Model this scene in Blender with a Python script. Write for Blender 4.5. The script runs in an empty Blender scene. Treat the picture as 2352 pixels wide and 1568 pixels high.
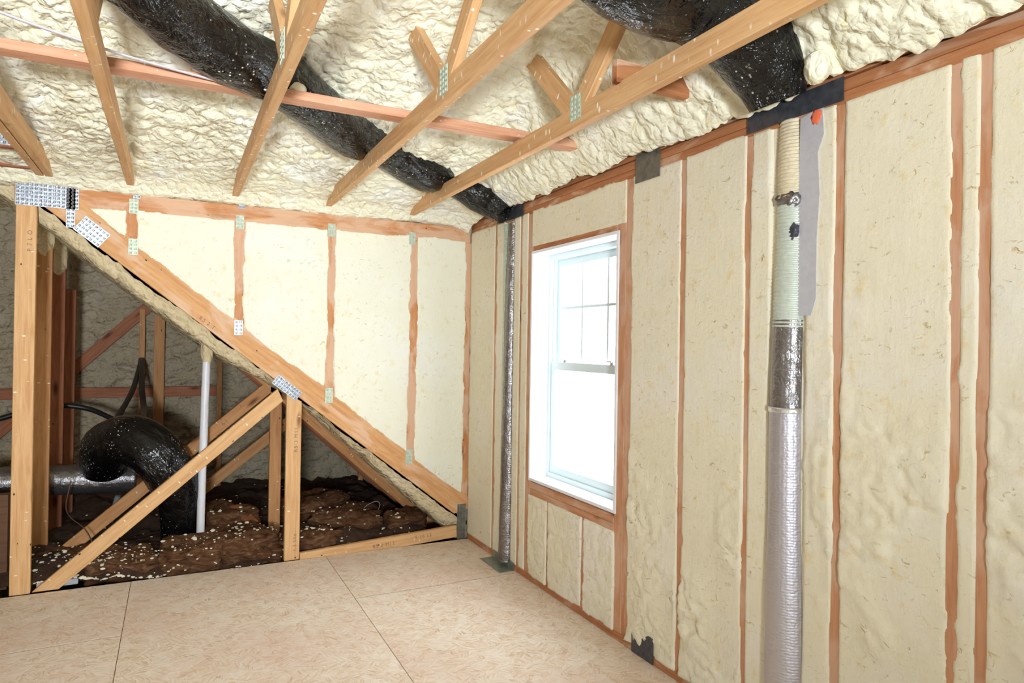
import bpy, bmesh, math, random
import numpy as np
from mathutils import Vector, Matrix

SC = bpy.context.scene
COL = SC.collection

# ------------------------------------------------------------------ camera
def make_camera():
    yaw, pitch, roll = 0.468810411, 0.00439257488, 0.0149775239
    cy, sy = math.cos(yaw), math.sin(yaw)
    f = Vector((sy * math.cos(pitch), cy * math.cos(pitch), math.sin(pitch)))
    r = Vector((cy, -sy, 0))
    u = r.cross(f)
    r2 = r * math.cos(roll) + u * math.sin(roll)
    u2 = -r * math.sin(roll) + u * math.cos(roll)
    cd = bpy.data.cameras.new('camera')
    cd.sensor_width = 36.0
    cd.lens = 36.0 * 1530.38 / 2352.0
    cd.clip_start = 0.02
    cam = bpy.data.objects.new('camera', cd)
    m = Matrix((r2, u2, -f)).transposed().to_4x4()
    m.translation = (0, 0, 1.5)
    cam.matrix_world = m
    COL.objects.link(cam)
    SC.camera = cam
make_camera()

# ------------------------------------------------------------------ light
W = bpy.data.worlds.new('world')
SC.world = W
W.use_nodes = True
bg = W.node_tree.nodes['Background']
bg.inputs[0].default_value = (0.88, 0.95, 1.0, 1)
bg.inputs[1].default_value = 10.0

def area(name, loc, target, sx, sy, power, color):
    l = bpy.data.lights.new(name, 'AREA')
    l.shape = 'RECTANGLE'
    l.size, l.size_y, l.energy, l.color = sx, sy, power, color
    o = bpy.data.objects.new(name, l)
    o.location = loc
    o.rotation_euler = (Vector(target) - Vector(loc)).to_track_quat('-Z', 'Y').to_euler()
    COL.objects.link(o)
    return o
area('front_lamp', (-0.56, -2.0, 1.37), (-0.3, 4.7, 3.8), .45, .4, 132, (0.84, 0.93, 1.0)).data.spread = math.radians(108)  # added lamp behind the camera that throws the tie shadows
area('fill_left', (-3.2, 0.6, 1.3), (1.5, 2.2, 2.2), 2.6, 1.6, 12, (0.84, 0.93, 1.0))  # added soft fill light; no window stands in the left wall

SC.view_settings.view_transform = 'Standard'
SC.view_settings.look = 'None'
SC.view_settings.gamma = 1.0
SC.view_settings.use_curve_mapping = False
SC.view_settings.exposure = 0.05
SC.cycles.max_bounces = 6
SC.cycles.diffuse_bounces = 3
SC.cycles.glossy_bounces = 2
SC.cycles.use_adaptive_sampling = True
SC.cycles.adaptive_threshold = 0.08
SC.cycles.adaptive_min_samples = 12
SC.cycles.use_denoising = True
SC.cycles.sample_clamp_indirect = 8.0

# ------------------------------------------------------------------ noise
rng = np.random.default_rng(7)
_PERM = rng.random((256, 256))
_PX = rng.random((256, 256)); _PY = rng.random((256, 256))

def vnoise(x, y):
    xi = np.floor(x).astype(int); yi = np.floor(y).astype(int)
    fx = x - xi; fy = y - yi
    fx = fx * fx * (3 - 2 * fx); fy = fy * fy * (3 - 2 * fy)
    g = lambda a, b: _PERM[a & 255, b & 255]
    return ((g(xi, yi) * (1 - fx) + g(xi + 1, yi) * fx) * (1 - fy)
            + (g(xi, yi + 1) * (1 - fx) + g(xi + 1, yi + 1) * fx) * fy)

def fbm(x, y, o=4):
    a, t, s = 0.5, 0.0, 0.0
    for i in range(o):
        t = t + a * vnoise(x + 17.3 * i, y + 9.1 * i); s += a
        x = x * 2.03; y = y * 2.03; a *= 0.5
    return t / s

def worley(x, y):
    xi = np.floor(x).astype(int); yi = np.floor(y).astype(int)
    best = np.full(x.shape, 9.0)
    for dx in (-1, 0, 1):
        for dy in (-1, 0, 1):
            a = (xi + dx) & 255; b = (yi + dy) & 255
            px = xi + dx + _PX[a, b]; py = yi + dy + _PY[a, b]
            best = np.minimum(best, (px - x) ** 2 + (py - y) ** 2)
    return np.sqrt(best)

def bulge(x, y):
    """rounded foam lumps with sharp creases, about 0..1"""
    wx = x + 0.9 * (fbm(x * 0.9, y * 0.9 + 40, 3) - .5) * 2
    wy = y + 0.9 * (fbm(x * 0.9 + 70, y * 0.9, 3) - .5) * 2
    return np.clip(1.0 - worley(wx, wy) ** 2 * 1.1, -0.3, 1)

# ------------------------------------------------------------------ materials
class NT:
    def __init__(s, name):
        s.m = bpy.data.materials.new(name); s.m.use_nodes = True
        s.t = s.m.node_tree; s.b = s.t.nodes['Principled BSDF']
        s.out = s.t.nodes['Material Output']
    def n(s, typ, **kw):
        x = s.t.nodes.new(typ)
        for k, v in kw.items():
            if k.startswith('i_'):
                x.inputs[k[2:].replace('_', ' ')].default_value = v
            else:
                setattr(x, k, v)
        return x
    def l(s, a, b):
        s.t.links.new(a, b)
    def coord(s, kind='Object', scale=(1, 1, 1), rot=(0, 0, 0), rnd=0.0):
        tc = s.n('ShaderNodeTexCoord'); mp = s.n('ShaderNodeMapping')
        mp.inputs['Scale'].default_value = scale; mp.inputs['Rotation'].default_value = rot
        src = tc.outputs[kind]
        if rnd:
            oi = s.n('ShaderNodeObjectInfo'); mu = s.n('ShaderNodeMath', operation='MULTIPLY')
            mu.inputs[1].default_value = rnd
            s.l(oi.outputs['Random'], mu.inputs[0])
            ad = s.n('ShaderNodeVectorMath', operation='ADD')
            s.l(src, ad.inputs[0]); s.l(mu.outputs[0], ad.inputs[1]); src = ad.outputs[0]
        s.l(src, mp.inputs['Vector'])
        return mp.outputs[0]
    def noise(s, vec, scale, detail=4, rough=.55, dist=0):
        x = s.n('ShaderNodeTexNoise'); x.inputs['Scale'].default_value = scale
        x.inputs['Detail'].default_value = detail; x.inputs['Roughness'].default_value = rough
        x.inputs['Distortion'].default_value = dist
        s.l(vec, x.inputs['Vector']); return x.outputs[0]
    def vor(s, vec, scale, feat='F1', out='Distance', rnd=1.0):
        x = s.n('ShaderNodeTexVoronoi'); x.feature = feat; x.inputs['Scale'].default_value = scale
        x.inputs['Randomness'].default_value = rnd
        s.l(vec, x.inputs['Vector']); return x.outputs[out]
    def ramp(s, fac, stops, interp='LINEAR'):
        x = s.n('ShaderNodeValToRGB'); e = x.color_ramp.elements; x.color_ramp.interpolation = interp
        while len(e) < len(stops): e.new(0.5)
        for k, (p, c) in enumerate(stops):
            e[k].position = p
            e[k].color = c if len(c) == 4 else (*c, 1)
        s.l(fac, x.inputs[0]); return x.outputs[0]
    def step(s, fac, a, b):
        x = s.n('ShaderNodeMapRange'); x.inputs[1].default_value = a; x.inputs[2].default_value = b
        s.l(fac, x.inputs[0]); return x.outputs[0]
    def math(s, op, a, b):
        x = s.n('ShaderNodeMath', operation=op)
        for k, v in enumerate((a, b)):
            if isinstance(v, (int, float)): x.inputs[k].default_value = v
            else: s.l(v, x.inputs[k])
        return x.outputs[0]
    def mix(s, fac, a, b, blend='MIX'):
        x = s.n('ShaderNodeMix', data_type='RGBA', blend_type=blend)
        for k, v in ((0, fac), (6, a), (7, b)):
            if isinstance(v, (int, float)): x.inputs[k].default_value = v
            elif isinstance(v, tuple): x.inputs[k].default_value = v if len(v) == 4 else (*v, 1)
            else: s.l(v, x.inputs[k])
        return x.outputs[2]
    def bump(s, h, strength=.5, dist=.01, prev=None):
        x = s.n('ShaderNodeBump'); x.inputs['Strength'].default_value = strength
        x.inputs['Distance'].default_value = dist
        s.l(h, x.inputs['Height'])
        if prev is not None: s.l(prev, x.inputs['Normal'])
        return x.outputs[0]
    def fin(s, color=None, rough=None, metal=None, normal=None, spec=None):
        for key, v in (('Base Color', color), ('Roughness', rough), ('Metallic', metal), ('Normal', normal), ('Specular IOR Level', spec)):
            if v is None: continue
            if isinstance(v, (int, float)): s.b.inputs[key].default_value = v
            elif isinstance(v, tuple): s.b.inputs[key].default_value = v if len(v) == 4 else (*v, 1)
            else: s.l(v, s.b.inputs[key])
        return s.m

def srgb(r, g, b):
    f = lambda c: (c / 255 / 12.92) if c <= 10 else ((c / 255 + .055) / 1.055) ** 2.4
    return (f(r), f(g), f(b))

def mat_wood(name, light, dark, film=0.0, fleck=0.0, nails=0.0, filmc=srgb(232, 200, 172)):
    t = NT(name)
    v = t.coord('Object', (1.2, 14, 14), rnd=37.0)
    g = t.noise(v, 3.0, 5, .6, .6)
    v2 = t.coord('Object', (1, 60, 60), rnd=37.0)
    g2 = t.noise(v2, 4.0, 3, .6)
    c = t.ramp(g, [(.3, dark), (.62, light)])
    c = t.mix(.25, c, t.ramp(g2, [(.35, dark), (.65, light)]))
    # knots
    vk = t.coord('Object', (2.2, 7, 7), rnd=11.0)
    k = t.vor(vk, 1.0)
    c = t.mix(t.step(k, .16, .05), c, (dark[0] * .45, dark[1] * .35, dark[2] * .3))
    nrm = t.bump(g2, .15, .003)
    if nails:
        vn = t.coord('Object', (9, 14, 14), rnd=5.0)
        d = t.vor(vn, 1.0)
        c = t.mix(t.step(d, .075, .05), c, (.03, .02, .015))
    if film:
        vf = t.coord('Object', (.6, 1.5, 1.5), rnd=23.0)
        fn = t.noise(vf, 5.0, 5, .55, .5)
        c = t.mix(t.math('MULTIPLY', t.step(fn, .60 - film * .2, .68 - film * .16), .55), c, filmc)
    if fleck:
        vw = t.coord('Object', (30, 13, 30), rnd=3.0)
        d = t.vor(vw, 1.0)
        gate = t.step(t.noise(t.coord('Object', (1, 1, 1), rnd=9), 5.0, 2), .42, .52)
        f = t.math('MULTIPLY', t.step(d, .17 * fleck + .05, .12 * fleck), gate)
        c = t.mix(f, c, srgb(250, 244, 226))
    return t.fin(c, .62, 0, nrm, .3)

def mat_foam(name, base, pale, deep, bump=.1, fine=.35, crease=0.0, streak=0.0, speck=None):
    t = NT(name)
    v = t.coord('Object')
    n1 = t.noise(v, 2.2, 4, .6)
    n2 = t.noise(v, 16, 5, .65, .4)
    n3 = t.noise(v, 60, 4, .6)
    c = t.ramp(n1, [(.32, pale), (.5, base), (.75, base)])
    c = t.mix(t.math('MULTIPLY', t.step(n2, .58, .74), .8), c, deep)
    c = t.mix(t.math('MULTIPLY', t.step(n3, .62, .8), .5), c, deep)
    b = t.bump(n2, bump, .02)
    b = t.bump(n3, fine, .006, b)
    if speck:
        vp = t.coord('Object', (1, .8, 1.5)); np_ = t.noise(vp, 33, 3, .55, .8); gp = t.step(t.noise(vp, 4.5, 3, .6), .42, .58)
        pf = t.math('MULTIPLY', t.step(np_, .63, .73), gp)
        c = t.mix(t.math('MULTIPLY', pf, .7), c, speck)
        b = t.bump(t.math('SUBTRACT', 1.0, pf), .5, .008, b)
    if streak:
        # knife marks where the foam was trimmed
        vs = t.coord('Object', (34, 34, 2.2)); ns = t.noise(vs, 1.0, 4, .6, .3)
        b = t.bump(ns, streak, .006, b)
    if crease:
        wn = t.n('ShaderNodeTexNoise'); wn.inputs['Scale'].default_value = 9; t.l(v, wn.inputs['Vector'])
        ad = t.n('ShaderNodeVectorMath', operation='MULTIPLY_ADD'); t.l(wn.outputs['Color'], ad.inputs[0])
        ad.inputs[1].default_value = (.09, .09, .09); t.l(v, ad.inputs[2])
        d = t.vor(ad.outputs[0], 21, 'F1'); d2 = t.vor(ad.outputs[0], 47, 'F1')
        b = t.bump(t.math('SUBTRACT', 1.0, d), crease, .03, b)
        b = t.bump(t.math('SUBTRACT', 1.0, d2), crease * .8, .012, b)
    return t.fin(c, .75, 0, b, .25)

def mat_plain(name, col, rough=.5, metal=0.0, bscale=0, bstr=.3, var=.0):
    t = NT(name); c = col; nrm = None
    v = t.coord('Object', rnd=7.0)
    n = t.noise(v, bscale or 20, 4, .6)
    if var:
        c = t.mix(t.step(n, .3, .7), tuple(x * (1 - var) for x in col), tuple(min(1, x * (1 + var)) for x in col))
    if bscale: nrm = t.bump(n, bstr, .004)
    return t.fin(c, rough, metal, nrm)

def mat_plastic():
    t = NT('black_plastic_wrap')
    v = t.coord('UV', (3, 5, 1)); v2 = t.coord('UV', (24, 4, 1), (0, 0, .12), rnd=2)
    n = t.noise(v2, 1.6, 4, .55, 1.2); m = t.noise(v, 3.5, 4, .6, .8)
    b = t.bump(n, .3, .012); b = t.bump(m, .8, .03, b)
    vo = t.coord('Object')
    sp = t.vor(vo, 42.0)
    gate = t.step(t.noise(vo, 4.5, 3), .5, .68)
    f = t.math('MULTIPLY', t.step(sp, .2, .14), gate)
    c = t.mix(f, (.003, .003, .004), srgb(246, 240, 214))
    r = t.mix(f, (.14, .14, .14), (.7, .7, .7))
    return t.fin(c, r, 0, b, .55)

def mat_foil(name, col, rough, sc=(60, 16, 1), wr=.5):
    t = NT(name)
    v = t.coord('UV', sc)
    d = t.vor(v, 1.0, rnd=.35)
    w = t.noise(t.coord('Object'), 18, 5, .6, 1.0)
    b = t.bump(d, .3, .005); b = t.bump(w, wr, .012, b)
    return t.fin(col, rough, .85, b)

def mat_osb(name):
    t = NT(name)
    cols = [srgb(238, 218, 196), srgb(212, 182, 152), srgb(250, 241, 230)]
    v0 = t.coord('Object', rnd=.0)
    def strands(scale, seed):
        vv = t.coord('Object', (1, 1, 0), (0, 0, seed))
        wob = t.n('ShaderNodeTexNoise'); wob.inputs['Scale'].default_value = 30; t.l(vv, wob.inputs['Vector'])
        ad = t.n('ShaderNodeVectorMath', operation='MULTIPLY_ADD'); t.l(wob.outputs['Color'], ad.inputs[0])
        ad.inputs[1].default_value = (.02, .02, 0); t.l(vv, ad.inputs[2])
        x = t.n('ShaderNodeTexVoronoi'); x.inputs['Scale'].default_value = scale; t.l(ad.outputs[0], x.inputs['Vector'])
        sep = t.n('ShaderNodeSeparateColor'); t.l(x.outputs['Color'], sep.inputs[0])
        ang = t.math('MULTIPLY', t.math('SUBTRACT', sep.outputs[0], .5), 2.6)
        rot = t.n('ShaderNodeVectorRotate', rotation_type='Z_AXIS'); t.l(vv, rot.inputs['Vector']); t.l(ang, rot.inputs['Angle'])
        mp = t.n('ShaderNodeMapping'); mp.inputs['Scale'].default_value = (11, 95, 1); t.l(rot.outputs[0], mp.inputs['Vector'])
        return t.noise(mp.outputs[0], 1.0, 4, .6, .3), sep.outputs[1]
    a, ca = strands(17, .2); b_, cb = strands(24, .9)
    c = t.ramp(a, [(.3, cols[1]), (.52, cols[0]), (.75, cols[2])])
    c = t.mix(t.math('MULTIPLY', t.step(ca, .3, 1.0), .4), c, cols[2])
    c = t.mix(t.math('MULTIPLY', t.step(b_, .55, .7), .55), c, cols[2])
    c = t.mix(t.math('MULTIPLY', t.step(cb, .75, .8), t.step(b_, .5, .62)), c, cols[1])
    dk, cd = strands(9, 1.7)
    c = t.mix(t.math('MULTIPLY', t.step(dk, .68, .74), t.math('MULTIPLY', t.step(cd, .55, .6), .8)), c, srgb(118, 84, 60))
    big = t.noise(v0, 1.4, 3, .5)
    c = t.mix(t.math('MULTIPLY', t.step(big, .45, .7), .35), c, srgb(218, 176, 156))
    n = t.bump(a, .1, .004)
    return t.fin(c, .6, 0, n, .35)

def mat_batt():
    t = NT('brown_fibreglass')
    v = t.coord('Object', (1, 1, 3), rnd=13.0)
    n = t.noise(v, 9, 7, .7, 1.5); n2 = t.noise(v, 45, 4, .7, 1.0)
    c = t.ramp(n, [(.3, srgb(60, 37, 24)), (.52, srgb(122, 84, 58)), (.75, srgb(178, 140, 108))])
    b = t.bump(n, .8, .03); b = t.bump(n2, .6, .01, b)
    return t.fin(c, .95, 0, b, .1)

def mat_glass():
    t = NT('window_glass')
    tr = t.n('ShaderNodeBsdfTransparent'); gl = t.n('ShaderNodeBsdfGlossy'); gl.inputs['Roughness'].default_value = .02
    mx = t.n('ShaderNodeMixShader')
    mx.inputs[0].default_value = .05; t.l(tr.outputs[0], mx.inputs[1]); t.l(gl.outputs[0], mx.inputs[2])
    t.l(mx.outputs[0], t.out.inputs[0])
    return t.m

M = {}
M['tie'] = mat_wood('spf_joist', srgb(228, 184, 134), srgb(202, 148, 96), fleck=1.0)
M['brace'] = mat_wood('spf_brace', srgb(230, 178, 146), srgb(204, 140, 104), fleck=.6)
M['truss'] = mat_wood('spf_truss', srgb(230, 186, 134), srgb(204, 150, 98), nails=1, fleck=.6)
M['chord'] = mat_wood('spf_chord', srgb(226, 174, 120), srgb(200, 138, 84), nails=1, film=.4)
M['filmed'] = mat_wood('spf_filmed', srgb(212, 152, 102), srgb(186, 114, 66), film=.9, nails=.6)
M['stud'] = mat_wood('spf_stud', srgb(210, 156, 118), srgb(182, 120, 84), film=.75, filmc=srgb(218, 182, 158))
M['plate'] = mat_wood('spf_plate', srgb(196, 134, 90), srgb(164, 98, 60), film=.3)
M['attic'] = mat_wood('spf_attic_shaded', srgb(206, 154, 102), srgb(176, 116, 68), nails=.6, fleck=.5)  # attic framing wood, toned darker in place of the attic shade
M['reddish'] = mat_wood('spf_reddish', srgb(176, 112, 76), srgb(138, 78, 48), nails=.5)  # redder wood; on deeper attic framing its darkness stands in for shade
M['foam_r'] = mat_foam('foam_wall_right', srgb(238, 228, 202), srgb(240, 232, 216), srgb(230, 206, 148), .12, .35, 0, .25, srgb(216, 180, 112))
M['foam_b'] = mat_foam('foam_wall_back', srgb(243, 239, 218), srgb(244, 241, 227), srgb(234, 216, 162), .12, .4, 0, .3, srgb(220, 188, 118))
M['foam_c'] = mat_foam('foam_ceiling', srgb(250, 244, 218), srgb(251, 249, 240), srgb(244, 228, 158), .2, .4, .5)
M['foam_a'] = mat_foam('foam_attic_shaded', srgb(178, 162, 136), srgb(186, 172, 150), srgb(164, 144, 108), .3, .4, .6)  # foam copy darkened so its colour carries the attic shade
M['foam_s'] = mat_foam('foam_attic_roof', srgb(226, 206, 166), srgb(230, 214, 182), srgb(214, 186, 130), .3, .4, .5)
M['plastic'] = mat_plastic()
M['foil'] = mat_foil('silver_foil', (.78, .78, .8), .28)
M['foil_dark'] = mat_foil('grey_foil', (.30, .28, .28), .3, (70, 26, 1), .7)
M['foil_pale'] = mat_foil('pale_foil', (.60, .58, .63), .5, (95, 30, 1), .2)
M['steel'] = mat_plain('galvanised_steel', (.42, .45, .5), .36, .85, 60, .4, .15)
M['steel_pale'] = mat_plain('foam_smeared_steel', srgb(196, 206, 186), .5, .3, 60, .4, .2)
M['flash'] = mat_plain('dark_flashing', (.1, .105, .125), .4, .55, 30, .4, .35)
M['flash_green'] = mat_plain('grey_green_flashing', (.3, .34, .3), .4, .6, 30, .3, .25)
M['flash_olive'] = mat_plain('olive_grey_flashing', (.2, .19, .16), .45, .5, 30, .3, .3)
M['vinyl'] = mat_plain('white_vinyl', (.74, .85, .88), .35)
M['jamb'] = mat_plain('white_jamb', (.9, .9, .92), .45)
M['glass'] = mat_glass()
M['osb'] = mat_osb('osb')
M['subdark'] = mat_plain('seam_dark', srgb(118, 80, 50), .8)
M['batt'] = mat_batt()
M['loose'] = mat_plain('shaded_loose_fibre', srgb(64, 42, 28), .95, 0, 14, .9, .5)  # same fibre as the batts, with the attic dimness put into its colour
M['crumb'] = mat_plain('foam_crumb', srgb(244, 236, 212), .8)
M['pvc'] = mat_plain('white_pvc', srgb(232, 230, 236), .35)
M['shaded_board'] = mat_wood('shaded_board', srgb(112, 78, 52), srgb(84, 54, 34))  # board with the attic shade put into its brown colour
M['grey_pipe'] = mat_plain('grey_pipe', srgb(150, 150, 152), .5)
M['strap'] = mat_plain('black_strap', (.012, .012, .014), .4)
M['tape_white'] = mat_plain('white_strapping', srgb(224, 216, 226), .4)
M['film_grey'] = mat_plain('silver_tape', srgb(200, 198, 204), .35, .1, 40, .3, .06)
M['ribbed'] = mat_plain('cream_ribbed_duct', srgb(226, 212, 182), .5, .1, 60, .3, .12)
M['ribbed_pale'] = mat_plain('pale_ribbed_duct', srgb(212, 220, 208), .4, .25, 60, .3, .1)
M['orange'] = mat_plain('orange_mark', srgb(246, 120, 84), .6)
M['ink'] = mat_plain('grey_ink', srgb(146, 112, 86), .8)
M['wire'] = mat_plain('brown_wire', srgb(96, 74, 60), .5)
M['snow'] = mat_plain('snow', (.85, .87, .9), .8)
M['bark'] = mat_plain('bark', (.24, .24, .27), .9)
M['nail'] = mat_plain('nail_head', (.04, .03, .03), .5)

# ------------------------------------------------------------------ object helpers
def link(o, parent=None, L=None):
    COL.objects.link(o)
    if parent is not None:
        o.parent = parent
    return o

def off(parent):
    if parent is None: return Vector((0, 0, 0))
    p = Vector(parent.location); q = parent.parent
    while q is not None:
        p += Vector(q.location); q = q.parent
    return p

def thing(name, label, cat, loc, group=None):
    o = bpy.data.objects.new(name, None); o.empty_display_size = .1
    o.location = loc; COL.objects.link(o)
    o['label'] = label; o['category'] = cat
    if group: o['group'] = group
    return o

def tag(o, label, cat, group=None, kind=None):
    o['label'] = label; o['category'] = cat
    if group: o['group'] = group
    if kind: o['kind'] = kind
    return o

def struct(o):
    o['kind'] = 'structure'; return o

def setmat(me, m):
    me.materials.append(m if not isinstance(m, str) else M[m])

def from_arrays(name, V, Fq, mat, parent=None, smooth=True, uv=None):
    V = np.asarray(V, float).reshape(-1, 3); Fq = np.asarray(Fq, int)
    me = bpy.data.meshes.new(name)
    k = Fq.shape[1]
    me.vertices.add(len(V)); me.vertices.foreach_set('co', V.ravel())
    me.loops.add(Fq.size); me.loops.foreach_set('vertex_index', Fq.ravel())
    me.polygons.add(len(Fq)); me.polygons.foreach_set('loop_start', np.arange(0, Fq.size, k))
    me.polygons.foreach_set('loop_total', np.full(len(Fq), k))
    me.update(calc_edges=True)
    me.polygons.foreach_set('use_smooth', np.full(len(Fq), smooth))
    if uv is not None:
        l = me.uv_layers.new(name='UVMap')
        l.data.foreach_set('uv', np.asarray(uv, float)[Fq.ravel()].ravel())
    me.validate()
    setmat(me, mat)
    o = bpy.data.objects.new(name, me)
    link(o, parent); o.location = -off(parent)
    return o

def grid_faces(n, m, mask=None):
    i = np.arange(n - 1)[:, None]; j = np.arange(m - 1)[None, :]
    a = i * m + j
    f = np.stack([a, a + m, a + m + 1, a + 1], -1)
    if mask is not None: f = f[mask]
    return f.reshape(-1, 4)

def compact(V, F):
    used = np.unique(F); mp = np.full(len(V), -1); mp[used] = np.arange(len(used))
    return V[used], mp[F]

def bm_obj(name, bm, mat, parent=None, smooth=False, matrix=None):
    bmesh.ops.recalc_face_normals(bm, faces=bm.faces)
    me = bpy.data.meshes.new(name); bm.to_mesh(me); bm.free()
    setmat(me, mat)
    if smooth:
        for p in me.polygons: p.use_smooth = True
    o = bpy.data.objects.new(name, me); link(o, parent)
    mm = matrix if matrix is not None else Matrix()
    o.matrix_basis = Matrix.Translation(-off(parent)) @ mm
    return o

def frame(p0, p1, wd):
    x = (Vector(p1) - Vector(p0)); ln = x.length; x.normalize()
    y = Vector(wd); y = (y - x * y.dot(x)).normalized()
    z = x.cross(y)
    m = Matrix((x, y, z)).transposed().to_4x4(); m.translation = Vector(p0)
    return m, ln

def lumber(name, p0, p1, w, th, wd, mat, parent=None, s0=0, s1=0, bev=.003):
    """board from p0 to p1 (centre line); w along wd, th across; s0,s1 = end cut shift per unit width"""
    m, ln = frame(p0, p1, wd)
    bm = bmesh.new()
    vs = []
    for sy in (-1, 1):
        for sz in (-1, 1):
            yy = sy * w / 2
            vs.append((bm.verts.new((s0 * yy, yy, sz * th / 2)), bm.verts.new((ln + s1 * yy, yy, sz * th / 2))))
    a, b, c, d = vs  # (-,-) (-,+) (+,-) (+,+)
    for q in ((a[0], a[1], b[1], b[0]), (c[0], d[0], d[1], c[1]), (a[0], c[0], c[1], a[1]), (b[0], b[1], d[1], d[0]),
              (a[0], b[0], d[0], c[0]), (a[1], c[1], d[1], b[1])):
        bm.faces.new(q)
    if bev:
        bmesh.ops.bevel(bm, geom=list(bm.edges), offset=bev, segments=1, affect='EDGES')
    return bm_obj(name, bm, mat, parent, matrix=m)

def box(name, lo, hi, mat, parent=None, bev=.0):
    bm = bmesh.new()
    bmesh.ops.create_cube(bm, size=1)
    lo = Vector(lo); hi = Vector(hi)
    for v in bm.verts:
        v.co = Vector(((v.co[i] + .5) * (hi[i] - lo[i]) - (hi[i] - lo[i]) / 2 for i in range(3)))
    if bev: bmesh.ops.bevel(bm, geom=list(bm.edges), offset=bev, segments=2, affect='EDGES')
    return bm_obj(name, bm, mat, parent, matrix=Matrix.Translation((lo + hi) / 2))

def spline(pts, n):
    P = np.array(pts, float); K = len(P)
    E = np.vstack([2 * P[0] - P[1], P, 2 * P[-1] - P[-2]])
    out = []
    for t in np.linspace(0, K - 1 - 1e-9, n):
        i = int(t); u = t - i; a, b, c, d = E[i], E[i + 1], E[i + 2], E[i + 3]
        out.append(.5 * ((2 * b) + (-a + c) * u + (2 * a - 5 * b + 4 * c - d) * u * u + (-a + 3 * b - 3 * c + d) * u ** 3))
    return np.array(out)

def tube(name, pts, rad, mat, parent=None, n=80, seg=32, wrinkle=0.0, rib=None, squash=1.0, cap=True, seed=0):
    C = spline(pts, n)
    R = np.interp(np.linspace(0, 1, n), np.linspace(0, 1, len(rad)), rad) if hasattr(rad, '__len__') else np.full(n, rad)
    T = np.gradient(C, axis=0); T /= np.linalg.norm(T, axis=1)[:, None]
    N = np.zeros_like(C); ref = np.array([0, 0, 1.0]) if abs(T[0][2]) < .9 else np.array([1.0, 0, 0])
    v = ref - T[0] * ref.dot(T[0]); N[0] = v / np.linalg.norm(v)
    for i in range(1, n):
        v = N[i - 1] - T[i] * N[i - 1].dot(T[i]); N[i] = v / np.linalg.norm(v)
    B = np.cross(T, N)
    s = np.concatenate([[0], np.cumsum(np.linalg.norm(np.diff(C, axis=0), axis=1))])
    a = np.linspace(0, 2 * np.pi, seg + 1)
    A, S = np.meshgrid(a, s)
    rr = R[:, None] * np.ones_like(A)
    if wrinkle:
        cx, cyy = np.cos(A) * 1.2, np.sin(A) * 1.2
        w = .7 * (fbm(S * 11 + seed + cx * 2.5, cyy * 2.4 + seed + 31 + S * 4, 3) - .5) + .9 * (fbm(S * 4 + seed, cx * 1.3 + cyy * 1.6 + 9, 3) - .5)
        rr = rr * (1 + wrinkle * 2 * w)
    if rib:
        rr = rr + rib[1] * np.sin(S * 2 * np.pi / rib[0])
    P = C[:, None, :] + N[:, None, :] * (rr * np.cos(A) * squash)[..., None] + B[:, None, :] * (rr * np.sin(A))[..., None]
    uv = np.stack([S, A / (2 * np.pi)], -1).reshape(-1, 2)
    V = P.reshape(-1, 3); F = grid_faces(n, seg + 1)
    if cap:
        V = np.vstack([V, C[0], C[-1]]); uv = np.vstack([uv, [0, 0], [s[-1], 0]])
        k0, k1 = len(V) - 2, len(V) - 1
        j = np.arange(seg)
        f0 = np.stack([np.full(seg, k0), j + 1, j, j], -1)
        o_ = (n - 1) * (seg + 1)
        f1 = np.stack([np.full(seg, k1), o_ + j, o_ + j + 1, o_ + j + 1], -1)
        me = bpy.data.meshes.new(name)
        faces = F.tolist() + [x[:3] for x in f0.tolist()] + [x[:3] for x in f1.tolist()]
        me.from_pydata(V.tolist(), [], faces)
        l = me.uv_layers.new(name='UVMap')
        idx = np.zeros(len(me.loops), int); me.loops.foreach_get('vertex_index', idx)
        l.data.foreach_set('uv', uv[idx].ravel())
        me.polygons.foreach_set('use_smooth', np.ones(len(me.polygons), bool))
        setmat(me, mat)
        o = bpy.data.objects.new(name, me); link(o, parent); o.location = -off(parent)
        return o
    return from_arrays(name, V, F, mat, parent, True, uv)

def lump(name, c, r, mat, parent=None, amp=.35, freq=2.2, seed=0, sub=3, rot=0):
    """lumpy blob: an icosphere scaled to r (3 radii) and pushed about by noise"""
    bm = bmesh.new(); bmesh.ops.create_icosphere(bm, subdivisions=sub, radius=1)
    co = np.array([v.co[:] for v in bm.verts])
    n = fbm(co[:, 0] * freq + seed + co[:, 2], co[:, 1] * freq + seed * 2 + co[:, 2] * freq * .8, 4) - .5
    co = co * (1 + amp * 2 * n)[:, None] * np.array(r)
    cr, sr = math.cos(rot), math.sin(rot)
    for v, p in zip(bm.verts, co):
        v.co = (p[0] * cr - p[1] * sr, p[0] * sr + p[1] * cr, p[2])
    return bm_obj(name, bm, mat, parent, True, Matrix.Translation(Vector(c)))

def nail_plate(name, c, u, v, w, h, mat, parent, nr=None, thick=.0025):
    """toothed connector plate centred at c; u,v in-plane directions (w along u, h along v)"""
    m, _ = frame((0, 0, 0), u, v); m.translation = Vector(c)
    bm = bmesh.new()
    bmesh.ops.create_cube(bm, size=1, matrix=Matrix.Diagonal((w, h, thick, 1)))
    nx = max(2, int(w / .022)); ny = max(2, int(h / .022))
    for i in range(nx):
        for j in range(ny):
            x = (i + .5) / nx * w - w / 2; y = (j + .5) / ny * h - h / 2
            for s in (-1, 1):
                bmesh.ops.create_cube(bm, size=1, matrix=Matrix.Translation((x + s * .0045, y, s * -.0002)) @ Matrix.Rotation(.5 * s, 4, 'Y') @ Matrix.Diagonal((.004, .013, .006, 1)))
    return bm_obj(name, bm, mat, parent, matrix=m)

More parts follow.
